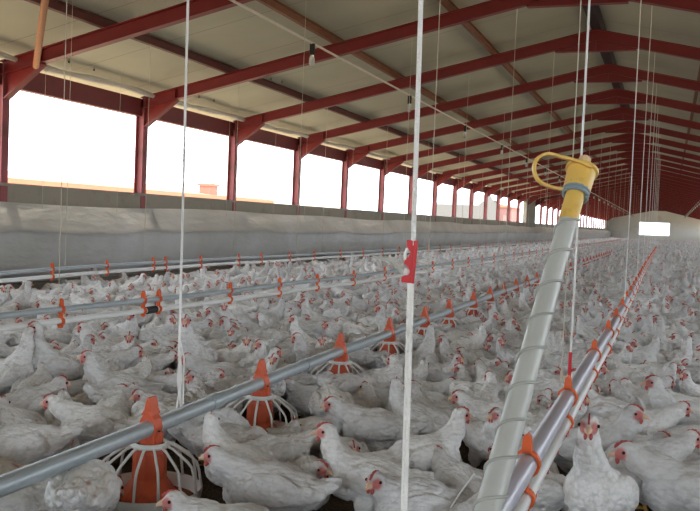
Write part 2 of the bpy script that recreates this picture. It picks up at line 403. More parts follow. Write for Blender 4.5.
# ------------------------------------------------------------------ side curtain
def curtain(sgn):
    cm = MB(); ys = np.arange(YN+.1, YF-.1, .12)
    prof = [(.16, 1.03), (.20, 1.045), (.215, 1.02), (.245, .97), (.29, .90), (.335, .83), (.37, .775), (.392, .752), (.398, .735), (.385, .722), (.372, .69), (.36, .62), (.335, .53), (.30, .42), (.27, .32), (.20, .22), (.16, .21)]
    tie = [1.2, 3.9, 6.9, 9.1, 12.4, 16, 19.5]+list(np.arange(23, 110, 3.6))
    vs = []; fs = []; n = len(prof)
    for y in ys:
        d = min(abs(y-t) for t in tie)
        pinch = math.exp(-(d/.35)**2)
        top = .012*math.sin(y*1.3)+.014*math.sin(y*.55+1)-.0*pinch
        for j, (x, z) in enumerate(prof):
            t = j/(n-1); w = math.sin(PI*t)
            xx = x*(1)-.03*w*pinch+.02*w*noise.noise(Vector((0, y*.9, z*3)))+.008*w*noise.noise(Vector((3, y*4, z*6)))
            zz = z+top*(1-.5*t)+(.03*pinch*math.exp(-((z-.78)/.1)**2))
            vs.append((XL+.05+xx, y, zz))
    for i in range(len(ys)-1):
        for j in range(n-1): fs.append((i*n+j, i*n+j+1, (i+1)*n+j+1, (i+1)*n+j))
    cm.add(vs, fs)
    o = cm.build('side_curtain', CURT, smooth=True)
    so = o.modifiers.new('s', 'SOLIDIFY'); so.thickness = .004
    return tag(o, 'long grey plastic side curtain hanging along the left wall below the windows', 'curtain')
curtain(-1)

# ------------------------------------------------------------------ outside the openings
TERR = mat('washed_terracotta', srgb(200, 128, 100), .8, var=.1)
PWALL = mat('pale_render', srgb(236, 226, 214), .9)
nb = empty('neighbouring_house', (-13, 18, -.13), 'low building with pale terracotta roof and pink chimney beyond the first openings', 'building')
MB().box((-2.5, -12, 0), (1, 6.5, 1.56)).build('wall', PWALL, nb)
MB().prism([(-2.8, 1.56), (1.2, 1.56), (1.2, 1.66), (-2.8, 2.0)], 1, -12.2, 6.7).build('roof', TERR, nb)
MB().box((.7, 2.9, 1.6), (1.05, 3.3, 1.95)).box((.66, 2.86, 1.91), (1.09, 3.34, 1.98)).build('chimney', mat('pink_brick', srgb(206, 120, 104), .9), nb)
_a, _b = at_x(257, 199.5, -14.5), at_x(340, 204, -14.5)
tk = MB().box((-15.9, _a[1], -.13), (-14.5, _b[1], _a[2]-.1)).prism([(-15.9, _a[2]-.1), (-14.5, _a[2]-.1), (-14.5, _a[2]), (-15.9, _a[2]+.1)], 1, _a[1]-.1, _b[1]+.1)
tag(tk.build('low_white_shed', PWALL), 'low white shed just showing above the sill past the pink chimney', 'shed')
gs = empty('gabled_house', (-16, 75, -.13), 'grey house with a stepped gable beyond the far openings', 'house')
GH = mat('grey_render', srgb(112, 110, 108), .9)
MB().prism([(0, 0), (.4, 2.9), (3, 3.4), (5.6, 4.1), (8, 3.5), (10.4, 3.45), (11, 0)], 0, -4, 0).build('gable_wall', GH, gs)
MB().prism([(8, 3.52), (10.4, 3.47), (10.6, 3.55), (8, 3.66)], 0, -4.2, .1).build('roof', GH, gs)
rh = empty('red_house', (-16, 88, -.13), 'reddish house wall beyond the farthest openings on the left', 'house')
MB().box((-3, 0, 0), (0, 3.5, 2.3)).box((-3, 5, 0), (0, 10.5, 3.2)).build('wall', mat('pink_red_render', srgb(150, 112, 108), .9), rh)
MB().prism([(-3.2, 3.2), (.2, 3.2), (-1.5, 3.6)], 1, 4.8, 10.7).build('roof', TERR, rh)

# ------------------------------------------------------------------ drinker lines and feeder line
def smooth_path(anchor, y0, y1, z, step, sag=0, per=3.0):
    ys = np.arange(y0, y1, step); X = np.interp(ys, [a[0] for a in anchor], [a[1] for a in anchor])
    return [(x, y, z+sag*math.sin(y*2*PI/per)) for x, y in zip(X, ys)]
def xat(anchor, y): return float(np.interp(y, [a[0] for a in anchor], [a[1] for a in anchor]))
A_MID = [(-3, -3.15), (3.4, -3.11), (4.6, -3.04), (6.4, -2.96), (8, -2.9), (16, -2.9), (90, -2.9)]
A_FAR = [(-3, -5.12), (5.5, -5.12), (8.2, -5.28), (10.5, -5.18), (15, -5.12), (90, -5.1)]
A_NEAR = [(-3, -.275), (3, -.27), (4.8, -.265), (8, -.28), (15, -.32), (30, -.37), (40, -.37)]
A_FEED = [(-3, -1.57), (1.7, -1.58), (2.8, -1.61), (4.4, -1.66), (8, -1.69), (12, -1.71), (90, -1.72)]
def clip_mesh(zl, zu, rl, ru, w=.02):
    """orange hook clip: collar on the lower pipe, neck, open hook over the upper pipe and a raised tab"""
    m = MB()
    def ring(zc, r, t, a0, a1):
        n = 12; vs = []
        for e in (-w/2, w/2):
            for rr in (r, r+t):
                for i in range(n+1):
                    a = a0+(a1-a0)*i/n; vs.append((rr*math.cos(a), e, zc+rr*math.sin(a)))
        k = n+1; fs = []
        for i in range(n):
            fs += [(i, i+1, 2*k+i+1, 2*k+i), (k+i, 3*k+i, 3*k+i+1, k+i+1), (i, k+i, k+i+1, i+1), (2*k+i, 2*k+i+1, 3*k+i+1, 3*k+i)]
        fs += [(0, 2*k, 3*k, k), (n, k+n, 3*k+n, 2*k+n)]
        m.add(vs, fs)
    ring(zl, rl+.001, .006, -PI*.95, PI*.6)
    ring(zu, ru+.001, .006, -PI*.75, PI*.95)
    m.box((-.007, -w/2, zl+rl), (.007, w/2, zu-ru))
    m.prism([(-.012, zu+ru), (.012, zu+ru), (.009, zu+ru+.035), (.0, zu+ru+.045), (-.009, zu+ru+.035)], 1, -w/2, w/2)
    m.prism([(-.01, zl-rl-.018), (.01, zl-rl-.018), (.012, zl-rl), (-.012, zl-rl)], 1, -w/2, w/2)
    return m
def nip_mesh():
    m = MB(); m.lathe([(.004, 0), (.0075, .002), (.0075, .014), (.010, .016), (.010, .028), (.006, .03)], (0,0,0), 8, cap=True); return m
def drinker(name, anchor, y0, y1, zl, zu, rl, ru, clips, label, upper=GALV, nips=True, npstep=.25, nlimit=90, nstart=0):
    x0 = xat(anchor, y0)
    e = empty(name, (x0, y0, zl), label, 'drinker line')
    off = np.array((x0, y0, zl))
    P = smooth_path(anchor, y0, y1, zl, .3, .003)
    MB().tube([np.array(p)-off for p in P], rl, 12).build('water_pipe', WPVC, e, smooth=True)
    P = smooth_path(anchor, y0, y1, zu, .3, .003)
    MB().tube([np.array(p)-off for p in P], ru, 12).build('support_pipe', upper, e, smooth=True)
    cmesh = clip_mesh(0, zu-zl, rl, ru).mesh('clip', [ORG])
    for y in clips:
        o = bpy.data.objects.new('clip', cmesh); C.objects.link(o); o.parent = e; o.location = (xat(anchor, y)-x0, y-y0, 0)
    if nips:
        nm_ = nip_mesh().mesh('nipple', [NIP])
        ys = [y for y in np.arange(max(y0+.1, nstart), y1-.1, npstep)][:nlimit]
        for y in ys:
            o = bpy.data.objects.new('nipple', nm_); C.objects.link(o); o.parent = e; o.location = (xat(anchor, y)-x0, y-y0, -rl-.026)
    return e
cl_mid = [2.7, 3.82, 4.54, 4.70, 5.58, 6.36, 7.1, 7.96, 8.95, 9.9, 11.0]+list(np.arange(12.1, 60, 1.05))
cl_far = [5.2, 6.26, 7.13, 8.03, 8.28, 9.0, 9.9, 10.5, 11.4, 12.3, 13.4]+list(np.arange(14.5, 60, 1.1))
cl_near = [1.05, 1.93, 2.76, 3.75, 4.63, 5.4]+list(np.arange(6.2, 33, .8))
drinker('drinker_line', A_MID, 1.0, 70, .38, .445, .017, .017, cl_mid, 'drinker line of white and grey pipes between feeder pipe and far drinker line', nips=False)
drinker('drinker_line', A_FAR, 3.0, 70, .38, .445, .017, .016, cl_far, 'drinker line of paired pipes running closest to the grey side curtain', nips=False)
nl = drinker('drinker_line', A_NEAR, .55, 34, .39, .47, .017, .025, cl_near, 'nearest drinker line, beside the slanting clear tube, with red nipples', upper=LILAC, nlimit=95, npstep=.22, nstart=1.2)
for A_, nm_, yb in ((A_MID, 'mid', 4.62),):   # dark joining sleeve between the two close clips
    pe = [o for o in bpy.data.objects if o.name == 'drinker_line'][0]
    MB().tube([(xat(A_MID, 4.58)-pe.location.x, 4.57-1.0, 0), (xat(A_MID, 4.66)-pe.location.x, 4.67-1.0, 0)], .024, 12).build('joining_sleeve', DARK, pe, smooth=True)
# feeder pipe
fz = .275; R_F = .0275
P = smooth_path(A_FEED, .9, 75, fz, .3, .002)
off = np.array((xat(A_FEED, .9), .9, fz))
fe = empty('feeder_pipe', off, 'thick grey steel feeder pipe carrying the orange pan feeders', 'pipe')
MB().tube([np.array(p)-off for p in P], R_F, 20).build('auger_tube', GALV, fe, smooth=True)
for y in (2.9, 3.88, 6.75, 9.6, 12.6, 15.6):
    x = xat(A_FEED, y)
    MB().tube([np.array((x, y-.03, fz))-off, np.array((x, y+.03, fz))-off], R_F+.004, 20).build('coupling', GALV, fe, smooth=True)
def make_feeder():
    r = empty('pan_feeder', (0, 0, 0), None, 'feeder', 'orange pan feeders hanging on the grey feeder pipe')
    # hopper: faceted cone widening at the foot
    MB().lathe([(.034, .215), (.050, .212), (.056, .19), (.058, .13), (.058, .105), (.088, .062), (.096, .045), (.10, .035)], (0,0,0), 10).build('hopper', ORGC, r)
    pan = MB().lathe([(.115, .022), (.150, .020), (.166, .035), (.172, .068), (.177, .072), (.180, .066), (.172, .03), (.155, .008), (0.01, .004)], (0,0,0), 40)
    pan.build('pan', GRILLW, r, smooth=True)
    MB().lathe([(.0, .030), (.09, .032), (.15, .026), (.166, .030)], (0,0,0), 30).build('feed', FEED, r, smooth=True)
    g = empty('grill', (0,0,0)); g.parent = r
    g_ = MB(); n = 14
    ring = lambda R, z, k=32: [(R*math.cos(2*PI*t/k), R*math.sin(2*PI*t/k), z) for t in range(k)]
    MB().tube(ring(.062, .215), .0065, 8, closed=True).tube(ring(.054, .221), .0045, 8, closed=True).build('grill_ring', GRILLW, g, smooth=True)
    sm = None
    for t in range(n):
        a = 2*PI*t/n+.1; ca, sa = math.cos(a), math.sin(a)
        if sm is None:
            sm = MB().tube([(.062, 0, .215), (.085, 0, .208), (.140, 0, .170), (.156, 0, .154), (.165, 0, .125), (.175, 0, .068)], [.0048]*6, 8).mesh('spoke', [GRILLW], True)
        o = bpy.data.objects.new('spoke', sm); C.objects.link(o); o.parent = g; o.rotation_euler.z = a
    # saddle with pointed finial clasping the pipe (pipe runs along y at z=.275)
    s_ = MB()
    s_.prism([(-.030, .215), (.030, .215), (.026, .245), (.034, .275), (.026, .305), (.016, .318), (.012, .355), (.004, .378), (-.004, .378), (-.012, .355), (-.018, .318), (-.030, .300), (-.036, .275), (-.028, .245)], 1, -.022, .022)
    s_.prism([(-.024, .318), (.020, .318), (.010, .338), (-.012, .338)], 1, -.028, .028)
    s_.box((.020, -.014, .225), (.042, .014, .262))
    so = s_.build('saddle_clamp', ORG if False else ORGC, r, bevel=.003)
    MB().lathe([(.0055, 0), (.0055, .004)], (0,0,0), 8, cap=True).build('clamp_hole_shade', DARK, so, loc=(.031, 0, .262))  # solid black disc paints the shade inside a hole
    return r
fd = make_feeder()
fy = [2.457, 3.343, 4.389, 5.298, 6.189, 6.981, 7.965, 8.791, 9.6, 10.45]+list(np.arange(11.35, 30, .9))
first = True
for i, y in enumerate(fy):
    o = fd if first else copy_tree(fd)
    first = False
    o.location = (xat(A_FEED, y), y, 0); o.rotation_euler.z = -.02+.03*math.sin(i)
    if i == 0: o['label'] = 'largest pan feeder, white grilled, nearest the bottom left corner'
    elif i < 12: o['label'] = ordw(i+1)+' orange pan feeder along the pipe, counting from the largest'
    else: o['label'] = 'tiny orange pan feeder far along the pipe'; o['group'] = 'distant orange pan feeders'

# ------------------------------------------------------------------ cords
def cord(x, y, z0, r, m, label, name='hanging_string', group=None, knot=True, z1=None, rope=False):
    zt_ = z1 if z1 else zroof(x)+PH-.002
    mb = MB(); L = zt_-z0
    mb.tube([(0, 0, 0), (.002*math.sin(y), 0, L*.3), (-.002, .002, L*.7), (0, 0, L)], r, 6)
    if knot: mb.tube([(0, 0, .03), (0, 0, .05)], r*2.4, 6)
    o = mb.build(name, m, loc=(x, y, z0), smooth=True)
    return tag(o, label, 'cord', group)
# thick white rope on the feeder pipe, with loops
x, y, _z = at_z(178, 412, .275)
rp = MB(); L = zroof(x)+PH-fz
rp.tube([(0, 0, .0), (.012, .0, .02), (.004, .0, .10), (0, 0, .16), at_y(179.5, 340, y)-(x, y, fz), at_y(188, 0, y)-(x, y, fz), at_y(188, 0, y)+(at_y(188, 0, y)-at_y(179.5, 340, y))*(zroof(x)+PH-.01-at_y(188, 0, y)[2])/(at_y(188, 0, y)[2]-at_y(179.5, 340, y)[2])-(x, y, fz)], .0048, 8)
rp.tube([(0, 0, .21), (-.014, .012, .12), (-.010, .02, .05), (.004, .030, .01), (.01, .0, -.034), (.008, -.032, -.005), (.010, -.02, .05), (.016, -.01, .12), (0, 0, .21)], .0036, 8)
rp.tube([(0, 0, .26), (.018, 0, .20), (.012, .01, .10), (.020, .0, .03)], .0032, 8)
rp.tube([(0, 0, .205), (0, 0, .225)], .009, 8)
tag(rp.build('hanging_rope', WROPE, loc=(x, y, fz), smooth=True), 'thick white rope looped round the feeder pipe behind the largest feeder', 'rope')
# near rope with the red adjuster
x = xat(A_NEAR, .985); y = .985
nr = empty('hanging_rope', (x, y, .47), 'very close thick white rope carrying the bright red adjuster plate', 'rope')
z_br = (at_y(408, 240, y)[2], at_y(411, 283, y)[2])
o0 = np.array((x, y, .47)); bx = at_y(409.5, 262, y)
pt = at_y(421, 0, y); p1 = at_y(413.5, 236, y); dz_ = (zroof(x)+PH-pt[2])
top = pt+(pt-p1)/(pt[2]-p1[2])*dz_
MB().tube([p1-o0-(pt-p1)*.04, p1-o0, pt-o0, top-o0], .0031, 10).build('upper_rope', WROPE, nr, smooth=True)
p2 = at_y(410.5, 288, y); p3 = at_y(404, 511, y)
for e_ in (-.0019, .0019):
    MB().tube([(e_, 0, .022), p3-o0+np.array((e_, 0, 0)), p2-o0+np.array((e_, 0, .006))], .0024, 10).build('lower_rope', WROPE, nr, smooth=True)
zc = (z_br[0]+z_br[1])/2-.47; hh = (z_br[0]-z_br[1])/2
lc = np.array((bx[0]-x, bx[1]-y, zc))
H_ = hh; w_ = .0078
pl = [(-w_*.7, H_), (w_, H_), (w_, -H_), (-w_, -H_), (-w_, -H_*.75), (-w_*.15, -H_*.62), (w_*.1, -H_*.45), (-w_*.15, -H_*.25), (-w_*.8, -H_*.12), (-w_*.8, .12*H_), (-w_*.25, .2*H_), (-w_*.0, .45*H_), (-w_*.6, .65*H_)]
ad_o = MB().prism([(a_, b_) for a_, b_ in pl], 1, -.004, .004).box((w_*.55, -.0065, -H_), (w_, .0, H_)).build('red_adjuster', REDPL, nr, loc=lc, bevel=.0008); ad_o.rotation_euler = (0, .05, .3)
kn = MB().ball((-.0028, -.004, -H_*.47), .0048, 12).tube([(-.0035, 0, -.001), (-.0045, -.004, .003), (-.0045, -.005, H_*.35), (-.003, -.004, H_*.55), (-.001, 0, H_*.62)], .0022, 8).build('knot', WROPE, nr, loc=lc, smooth=True)
a0 = at_y(404, 272, y-.004)-o0; a1 = at_y(397, 264, y-.01)-o0; a2 = at_y(388, 259, y-.01)-o0; a3 = at_y(374, 257, y-.005)-o0
MB().tube([a0, a1, a2, a3], [.0042, .0034, .0028, .0018], 8).build('free_rope_end', mat('frayed_rope_end', srgb(205, 205, 198), .9, bump=.6, bscale=300), nr, smooth=True)
# rope holding the slanting tube
x = xat(A_NEAR, 2.79)
cord(x, 2.79, .49, .0036, WROPE, 'bright white rope passing behind the yellow cap to the near drinker line', name='hanging_rope')
cord(x-.028, 2.81, .49, .0016, CORDM, 'thin cord beside the white rope behind the slanting tube')
tag(MB().tube([(x, 2.78, .49+k*.03) for k in range(5)], .0055, 8).build('cord_adjuster', REDPL), 'small red adjuster low on the rope behind the slanting tube', 'cord adjuster')
def cords(anchor, ys, z0, r, m, what):
    for i, y in enumerate(ys):
        far = y > 22
        cord(xat(anchor, y), y, z0, r, m, (what+' beyond the nearer ones, far down the shed') if far else ordw(i+1)+' '+what+', counting from the near end',
             group=('distant cords: '+what) if far else None, knot=not far)
cords(A_FEED, [6.22, 9.57]+list(np.arange(12.9, 62, 3.3)), fz+R_F, .0030, CORDM, 'cord holding up the feeder pipe')
cords(A_MID, [3.80, 6.65, 9.6]+list(np.arange(12.6, 62, 3.0)), .45, .0024, CORDM, 'cord holding the middle drinker line')
cords(A_FAR, [6.45, 7.83, 9.75]+list(np.arange(12.6, 62, 3.0)), .45, .0024, CORDM, 'cord holding the drinker line by the curtain')
cords(A_NEAR, [6.60, 9.7]+list(np.arange(12.7, 33, 3.0)), .49, .0032, WROPE, 'white rope holding the nearest drinker line')
# curtain cords dropping from pulleys above the windows
for i, y in enumerate([7.3, 8.6, 10.05, 11.3, 12.9, 14.2, 16.6, 18.9]):
    xx = XL+.2+.13
    o = cord(xx, y, .98, .0018, CORDM, ordw(i+1)+' thin curtain cord hanging in front of the open windows', z1=zroof(xx)+PH-.002, knot=False)
# small hooks on wires under the roof
for i, (px, py) in enumerate([(69, 62), (94, 70), (154, 30), (199, 97), (214, 101), (271, 79), (282, 82)]):
    d = ray(px, py); t = 5.0
    for _ in range(40):
        p = EYE+d*t; t *= 1+ (zroof(p[0])+PH-.03-p[2])*.15
    p = EYE+d*t
    tag(MB().tube([p, p+np.array((0, 0, .035))], .004, 6).ball(p, .012, 8).build('ceiling_hook', DARK, smooth=True), ordw(i+1)+' small dark hook under the roof sheets, counting from the top left', 'hook')

# ------------------------------------------------------------------ light bulbs on the conduit
def light_row(x, nb, lab):
    zc = 2.885 if x < XR else zroof(x)-.17
    mb = MB().tube([(x, YN+.1, zc), (x, YF-.1, zc)], .013, 8)
    tag(mb.build('lamp_conduit', COND, smooth=True), lab, 'conduit')
    e = empty('light_bulb', (x, 0, zc), None, 'light bulb')
    MB().tube([(0, 0, -.01), (0, 0, .01)], .02, 8).build('bracket', COND, e)
    MB().lathe([(.006, 0), (.03, -.005), (.03, -.12), (.02, -.125)], (0, 0, 0), 12, cap=True).build('lamp_holder', DARK, e, smooth=True)
    MB().lathe([(.015, -.12), (.022, -.135), (.031, -.17), (.033, -.20), (.031, -.225), (.022, -.245), (.004, -.252)], (0, 0, 0), 14).build('glass', BULB, e, smooth=True)
    return e
e = light_row(-3.70, 0, 'thin white conduit carrying the bulbs beside the orange brown purlin')
ys = [1.1, 4.8, 8.55, 12.25, 15.97, 19.8, 23.45]+list(np.arange(27.2, 100, 3.75))
e2 = light_row(2*XR+3.70, 0, 'thin white conduit carrying bulbs on the right roof slope')
for e_, side in ((e, 0), (e2, 1)):
    first = True
    for i, y in enumerate(ys):
        if side and y < 20: continue
        if not side and y < 6: continue
        o = e_ if first else copy_tree(e_)
        first = False
        o.location.y = y
        if side: o['label'] = 'tiny distant bulb in the row under the right roof slope'; o['group'] = 'distant bulbs, right slope'
        elif i < 8: o['label'] = ordw(i-1)+' hanging glass bulb with black holder along the left conduit'
        else: o['label'] = 'tiny distant bulb in the row under the left roof slope'; o['group'] = 'distant bulbs, left slope'

# ------------------------------------------------------------------ slanting clear tube with yellow cap
T = at_y(576, 192, 1.80); B = at_y(488, 511, 1.44); B = B+(B-T)*.09
ax = (T-B)/np.linalg.norm(T-B); q1 = np.cross(ax, (0, 0, 1.)); q1 /= np.linalg.norm(q1); q2 = np.cross(ax, q1)
LT = float(np.linalg.norm(T-B))
tb = empty('breather_tube', B, 'slanting milky clear tube wound with wire under a yellow looped cap', 'tube')
rt = .0235; rq = lambda t: .0240-.0058*t/LT
loc = lambda t, a, r: ax*t + (q1*math.cos(a)+q2*math.sin(a))*r
MB().tube([ax*-.02, ax*LT*.5, ax*LT], [rq(0), rq(LT/2), rq(LT)], 24).build('clear_tube', TUBEM, tb, smooth=True)
# wire wound round it
turns = 9.5; n = int(turns*20)
MB().tube([loc(.02+LT*.93*i/n, 2*PI*turns*i/n, rq(.02+LT*.93*i/n)+.002) for i in range(n+1)], .0029, 6).build('wound_wire', mat('pale_wire_wrap', srgb(176, 178, 172), .45), tb, smooth=True)
bandm = mat('blue_grey_band', srgb(140, 158, 168), .5)
MB().tube([loc(LT-.012+i*.0006, 2*PI*i/14, rq(LT)+.006) for i in range(40)], .004, 8).build('binding', bandm, tb, smooth=True)
MB().tube([ax*(LT*.90), ax*(LT+.002)], rq(LT)+.0012, 20).build('inner_sleeve', YEL, tb, smooth=True)
cap = empty('cap', (0, 0, 0)); cap.parent = tb
MB().tube([ax*(LT+.002), ax*(LT+.004), ax*(LT+.05), ax*(LT+.052), ax*(LT+.058), ax*(LT+.0585)], [.024, .0275, .0295, .034, .034, .024], 28).build('cap_body', YEL, cap, smooth=True)
MB().tube([ax*(LT+.056), ax*(LT+.086), ax*(LT+.0865), ax*(LT+.092)], [.0145, .013, .007, .006], 8).build('spigot', YPL, cap)
pts = [at_y(a_, b_, 1.80)-B for a_, b_ in ((592, 167), (578, 161.5), (562, 157), (547, 154), (537, 159), (534, 170), (539, 181), (551, 187), (566, 189.5))]
def strap(pts, w, t):
    P = [np.array(p) for p in pts]
    # catmull-rom
    Q = []
    for i in range(len(P)-1):
        p0, p1, p2, p3 = P[max(i-1, 0)], P[i], P[i+1], P[min(i+2, len(P)-1)]
        for s in np.linspace(0, 1, 6, endpoint=False):
            Q.append(.5*((2*p1)+(-p0+p2)*s+(2*p0-5*p1+4*p2-p3)*s*s+(-p0+3*p1-3*p2+p3)*s**3))
    Q.append(P[-1]); m = MB(); nrm = FW; vs = []; fs = []
    for i, p in enumerate(Q):
        d = Q[min(i+1, len(Q)-1)]-Q[max(i-1, 0)]; d /= np.linalg.norm(d); s_ = np.cross(d, nrm); s_ /= np.linalg.norm(s_)
        for a_, b_ in ((-1,-1),(1,-1),(1,1),(-1,1)): vs.append(p+nrm*a_*w/2+s_*b_*t/2)
    for i in range(len(Q)-1):
        for k in range(4): fs.append((4*i+k, 4*i+(k+1) % 4, 4*i+4+(k+1) % 4, 4*i+4+k))
    L_ = 4*(len(Q)-1); fs += [(3, 2, 1, 0), (L_, L_+1, L_+2, L_+3)]
    return m.add(vs, fs)
strap(pts, .016, .0062).build('loop_strap', YEL, cap, smooth=True, bevel=.001)
MB().tube([ax*-.06, ax*-.015], [.026, .027], 20).build('base_socket', WPVC, tb, smooth=True)
# thin tie from the near line to the tube foot
tag(MB().tube([at_x(451, 507, -.40), at_x(462, 490, -.36), at_x(474, 474, -.31)], .0018, 6).build('tie_string', WROPE, smooth=True), 'thin white tie reaching the foot of the slanting tube', 'cord')
# rope lying among the hens at the left
tag(MB().tube([at_z(-12, 443, .2), at_z(30, 442, .19), at_z(62, 434, .17), at_z(100, 414, .2)], .0028, 6).build('loose_string', CORDM, smooth=True), 'pale cord stretched low among hens at the left edge', 'cord')

# ------------------------------------------------------------------ hens
def ell(c, r, rot=(0, 0, 0), sub=2):
    bm = bmesh.new(); bmesh.ops.create_icosphere(bm, subdivisions=sub, radius=1)
    M_ = Matrix.Translation(c) @ Euler(rot).to_matrix().to_4x4() @ Matrix.Diagonal((*r, 1))
    bm.transform(M_); vs = [v.co.copy() for v in bm.verts]; fs = [[v.index for v in f.verts] for f in bm.faces]; bm.free()
    return vs, fs
def chain(pts, rs, k=5):
    """balls along a polyline, so voxels fuse them into one limb"""
    out = []
    for i in range(len(pts)-1):
        a, b = Vector(pts[i]), Vector(pts[i+1])
        for s in range(k):
            t = s/k; out.append((a.lerp(b, t), rs[i]*(1-t)+rs[i+1]*t))
    out.append((Vector(pts[-1]), rs[-1])); return out
def hen_meshes(name, dz=0, hp=(.17, 0, .40), hyaw=0, hpitch=0, pitch=-.15, fat=1, bare=0, tailup=.35, stand=True, seed=0, tuft=1):
    """one hen facing +x, standing on z=0; returns [hero mesh, middle mesh, coarse mesh]"""
    rnd = random.Random(seed)
    prims = []
    z0 = .19+dz
    A = lambda *a, **k: prims.append(ell(*a, **k))
    cp, sp_ = math.cos(pitch), math.sin(pitch)
    def bp(x, y, z):      # body frame, pitched about the middle
        return (x*cp+z*sp_, y, z0+z*cp-x*sp_)
    A(bp(0, 0, 0), (.145, .092*fat, .092*fat), (0, pitch, 0), sub=3)
    A(bp(.075, 0, -.012), (.085, .084*fat, .088), (0, pitch, 0))
    A(bp(-.10, 0, .012), (.085, .072*fat, .068), (0, pitch-.1, 0))
    A(bp(-.02, 0, -.05), (.11, .075*fat, .055), (0, pitch, 0))
    for k in range(-2, 3):       # tail feathers
        A(bp(-.185, k*.012, .035+.006*(2-abs(k))+rnd.uniform(-.006, .006)), (.062, .010, .020), (0, pitch+tailup+.05*k*rnd.uniform(-1, 1), k*-.16))
    A(bp(-.16, 0, .03), (.06, .045, .035), (0, pitch+.3, 0))
    for s in (-1, 1):            # folded wings
        A(bp(-.01, s*.080*fat, .018), (.098, .026, .058), (s*.12, pitch+.1, s*-.05), sub=3)
        A(bp(-.105, s*.066*fat, .012), (.078, .017, .036), (s*.15, pitch+.16, s*.16))
        A(bp(-.15, s*.050*fat, .014), (.055, .012, .02), (s*.15, pitch+.22, s*.22))
        if stand: A(bp(-.01, s*.052, -.085), (.05, .036, .055))
    hp = Vector(hp)+Vector((0, 0, dz))
    nb = Vector(bp(.098, 0, .035)); mid = nb.lerp(hp, .5)+Vector((.018, 0, .0)) if hp.z > z0+.08 else nb.lerp(hp, .5)+Vector((0, 0, .02))
    hd = Vector((math.cos(hyaw)*math.cos(hpitch), math.sin(hyaw)*math.cos(hpitch), math.sin(hpitch)))
    hb = hp-hd*.012
    for c, r in chain([nb-Vector((.03, 0, .02)), nb, mid, hb-Vector((0, 0, .022)) if hp.z > z0 else hb], [.072, .062, .044, .0325], 6): A(c, (r, r, r))
    qr = hd.to_track_quat('X', 'Z').to_euler()
    A(hp, (.0394, .0307, .0348), tuple(qr)); A(hp+hd*.0232+Vector((0, 0, -.0046)), (.0244, .0209, .0215), tuple(qr))
    vs = []; fs = []
    for v, f in prims:
        b = len(vs); vs += v; fs += [[b+i for i in x] for x in f]
    me = bpy.data.meshes.new('t'); me.from_pydata(vs, [], fs); ob = bpy.data.objects.new('t', me); C.objects.link(ob)
    m = ob.modifiers.new('r', 'REMESH'); m.mode = 'VOXEL'; m.voxel_size = .0058
    m = ob.modifiers.new('s', 'SMOOTH'); m.factor = .5; m.iterations = 3
    side = hd.cross(Vector((0, 0, 1))).normalized(); up = side.cross(hd); HS = 1.16
    outs = []
    rndv = np.random.default_rng(seed)
    for lod, ratio in enumerate((None, .085, .018)):
        if ratio is not None and lod == 1:
            d = ob.modifiers.new('d', 'DECIMATE')
        if ratio is not None: ob.modifiers['d'].ratio = ratio
        dg = bpy.context.evaluated_depsgraph_get(); dg.update()
        hm = bpy.data.meshes.new_from_object(ob.evaluated_get(dg))
        hm.name = name
        n = len(hm.vertices); cv = np.empty(n*3, np.float32); hm.vertices.foreach_get('co', cv); cv = cv.reshape(n, 3)
        nv = np.empty(n*3, np.float32); hm.vertices.foreach_get('normal', nv); nv = nv.reshape(n, 3)
        dist_h = np.linalg.norm(cv-np.array(hp), axis=1)
        if lod < 2:
            for i in range(n):
                p = cv[i]; w = min(1, max(.12, (dist_h[i]-.03)/.07))
                q = Vector((p[0]*20+seed, p[1]*34, p[2]*34))
                f = noise.noise(q)*.0050*tuft+noise.noise(q*2.3)*.0032*tuft
                rz = (p[0]+.12)
                if rz < 0: f += noise.noise(Vector((p[0]*20, p[1]*80+seed, p[2]*80)))*.006*min(1, -rz*14)
                cv[i] = p+nv[i]*f*w
            hm.vertices.foreach_set('co', cv.ravel())
        # marks: R bare face, G tint, B bare rump
        marks = np.zeros((n, 4), np.float32); marks[:, 3] = 1
        for s in (-1, 1):
            ec = np.array(hp+hd*.028+side*s*.021+up*-.0035)
            de = np.linalg.norm(cv-ec, axis=1)
            marks[:, 0] = np.maximum(marks[:, 0], np.clip(1-(de-.016)/.010, 0, 1)*.85)
        if bare:
            rc = np.array(bp(-.13, .0, .03)); dr = np.linalg.norm((cv-rc)*np.array([1, .9, 1]), axis=1)
            nn = np.array([noise.noise(Vector(p*45)) for p in cv])
            marks[:, 2] = np.clip((nn*1.6+.9-dr/.045)*1.5, 0, 1)*bare
        at = hm.color_attributes.new('marks', 'FLOAT_COLOR', 'POINT'); at.data.foreach_set('color', marks.ravel())
        hm.materials.clear()
        for mm in (FEA, COMB, BEAK, EYEM, LEGM): hm.materials.append(mm)
        # add head furniture and shanks
        bm = bmesh.new(); bm.from_mesh(hm)
        x = MB()
        W = lambda a, b, c: np.array(hp+hd*a*HS+side*b*HS+up*c*HS)
        seg = (10, 6, 4)[lod]
        # beak
        x.tube([W(.030, 0, -.004), W(.042, 0, -.006), W(.051, 0, -.010), W(.056, 0, -.016)], [.0133, .0099, .0052, .0012], max(4, seg), 2)
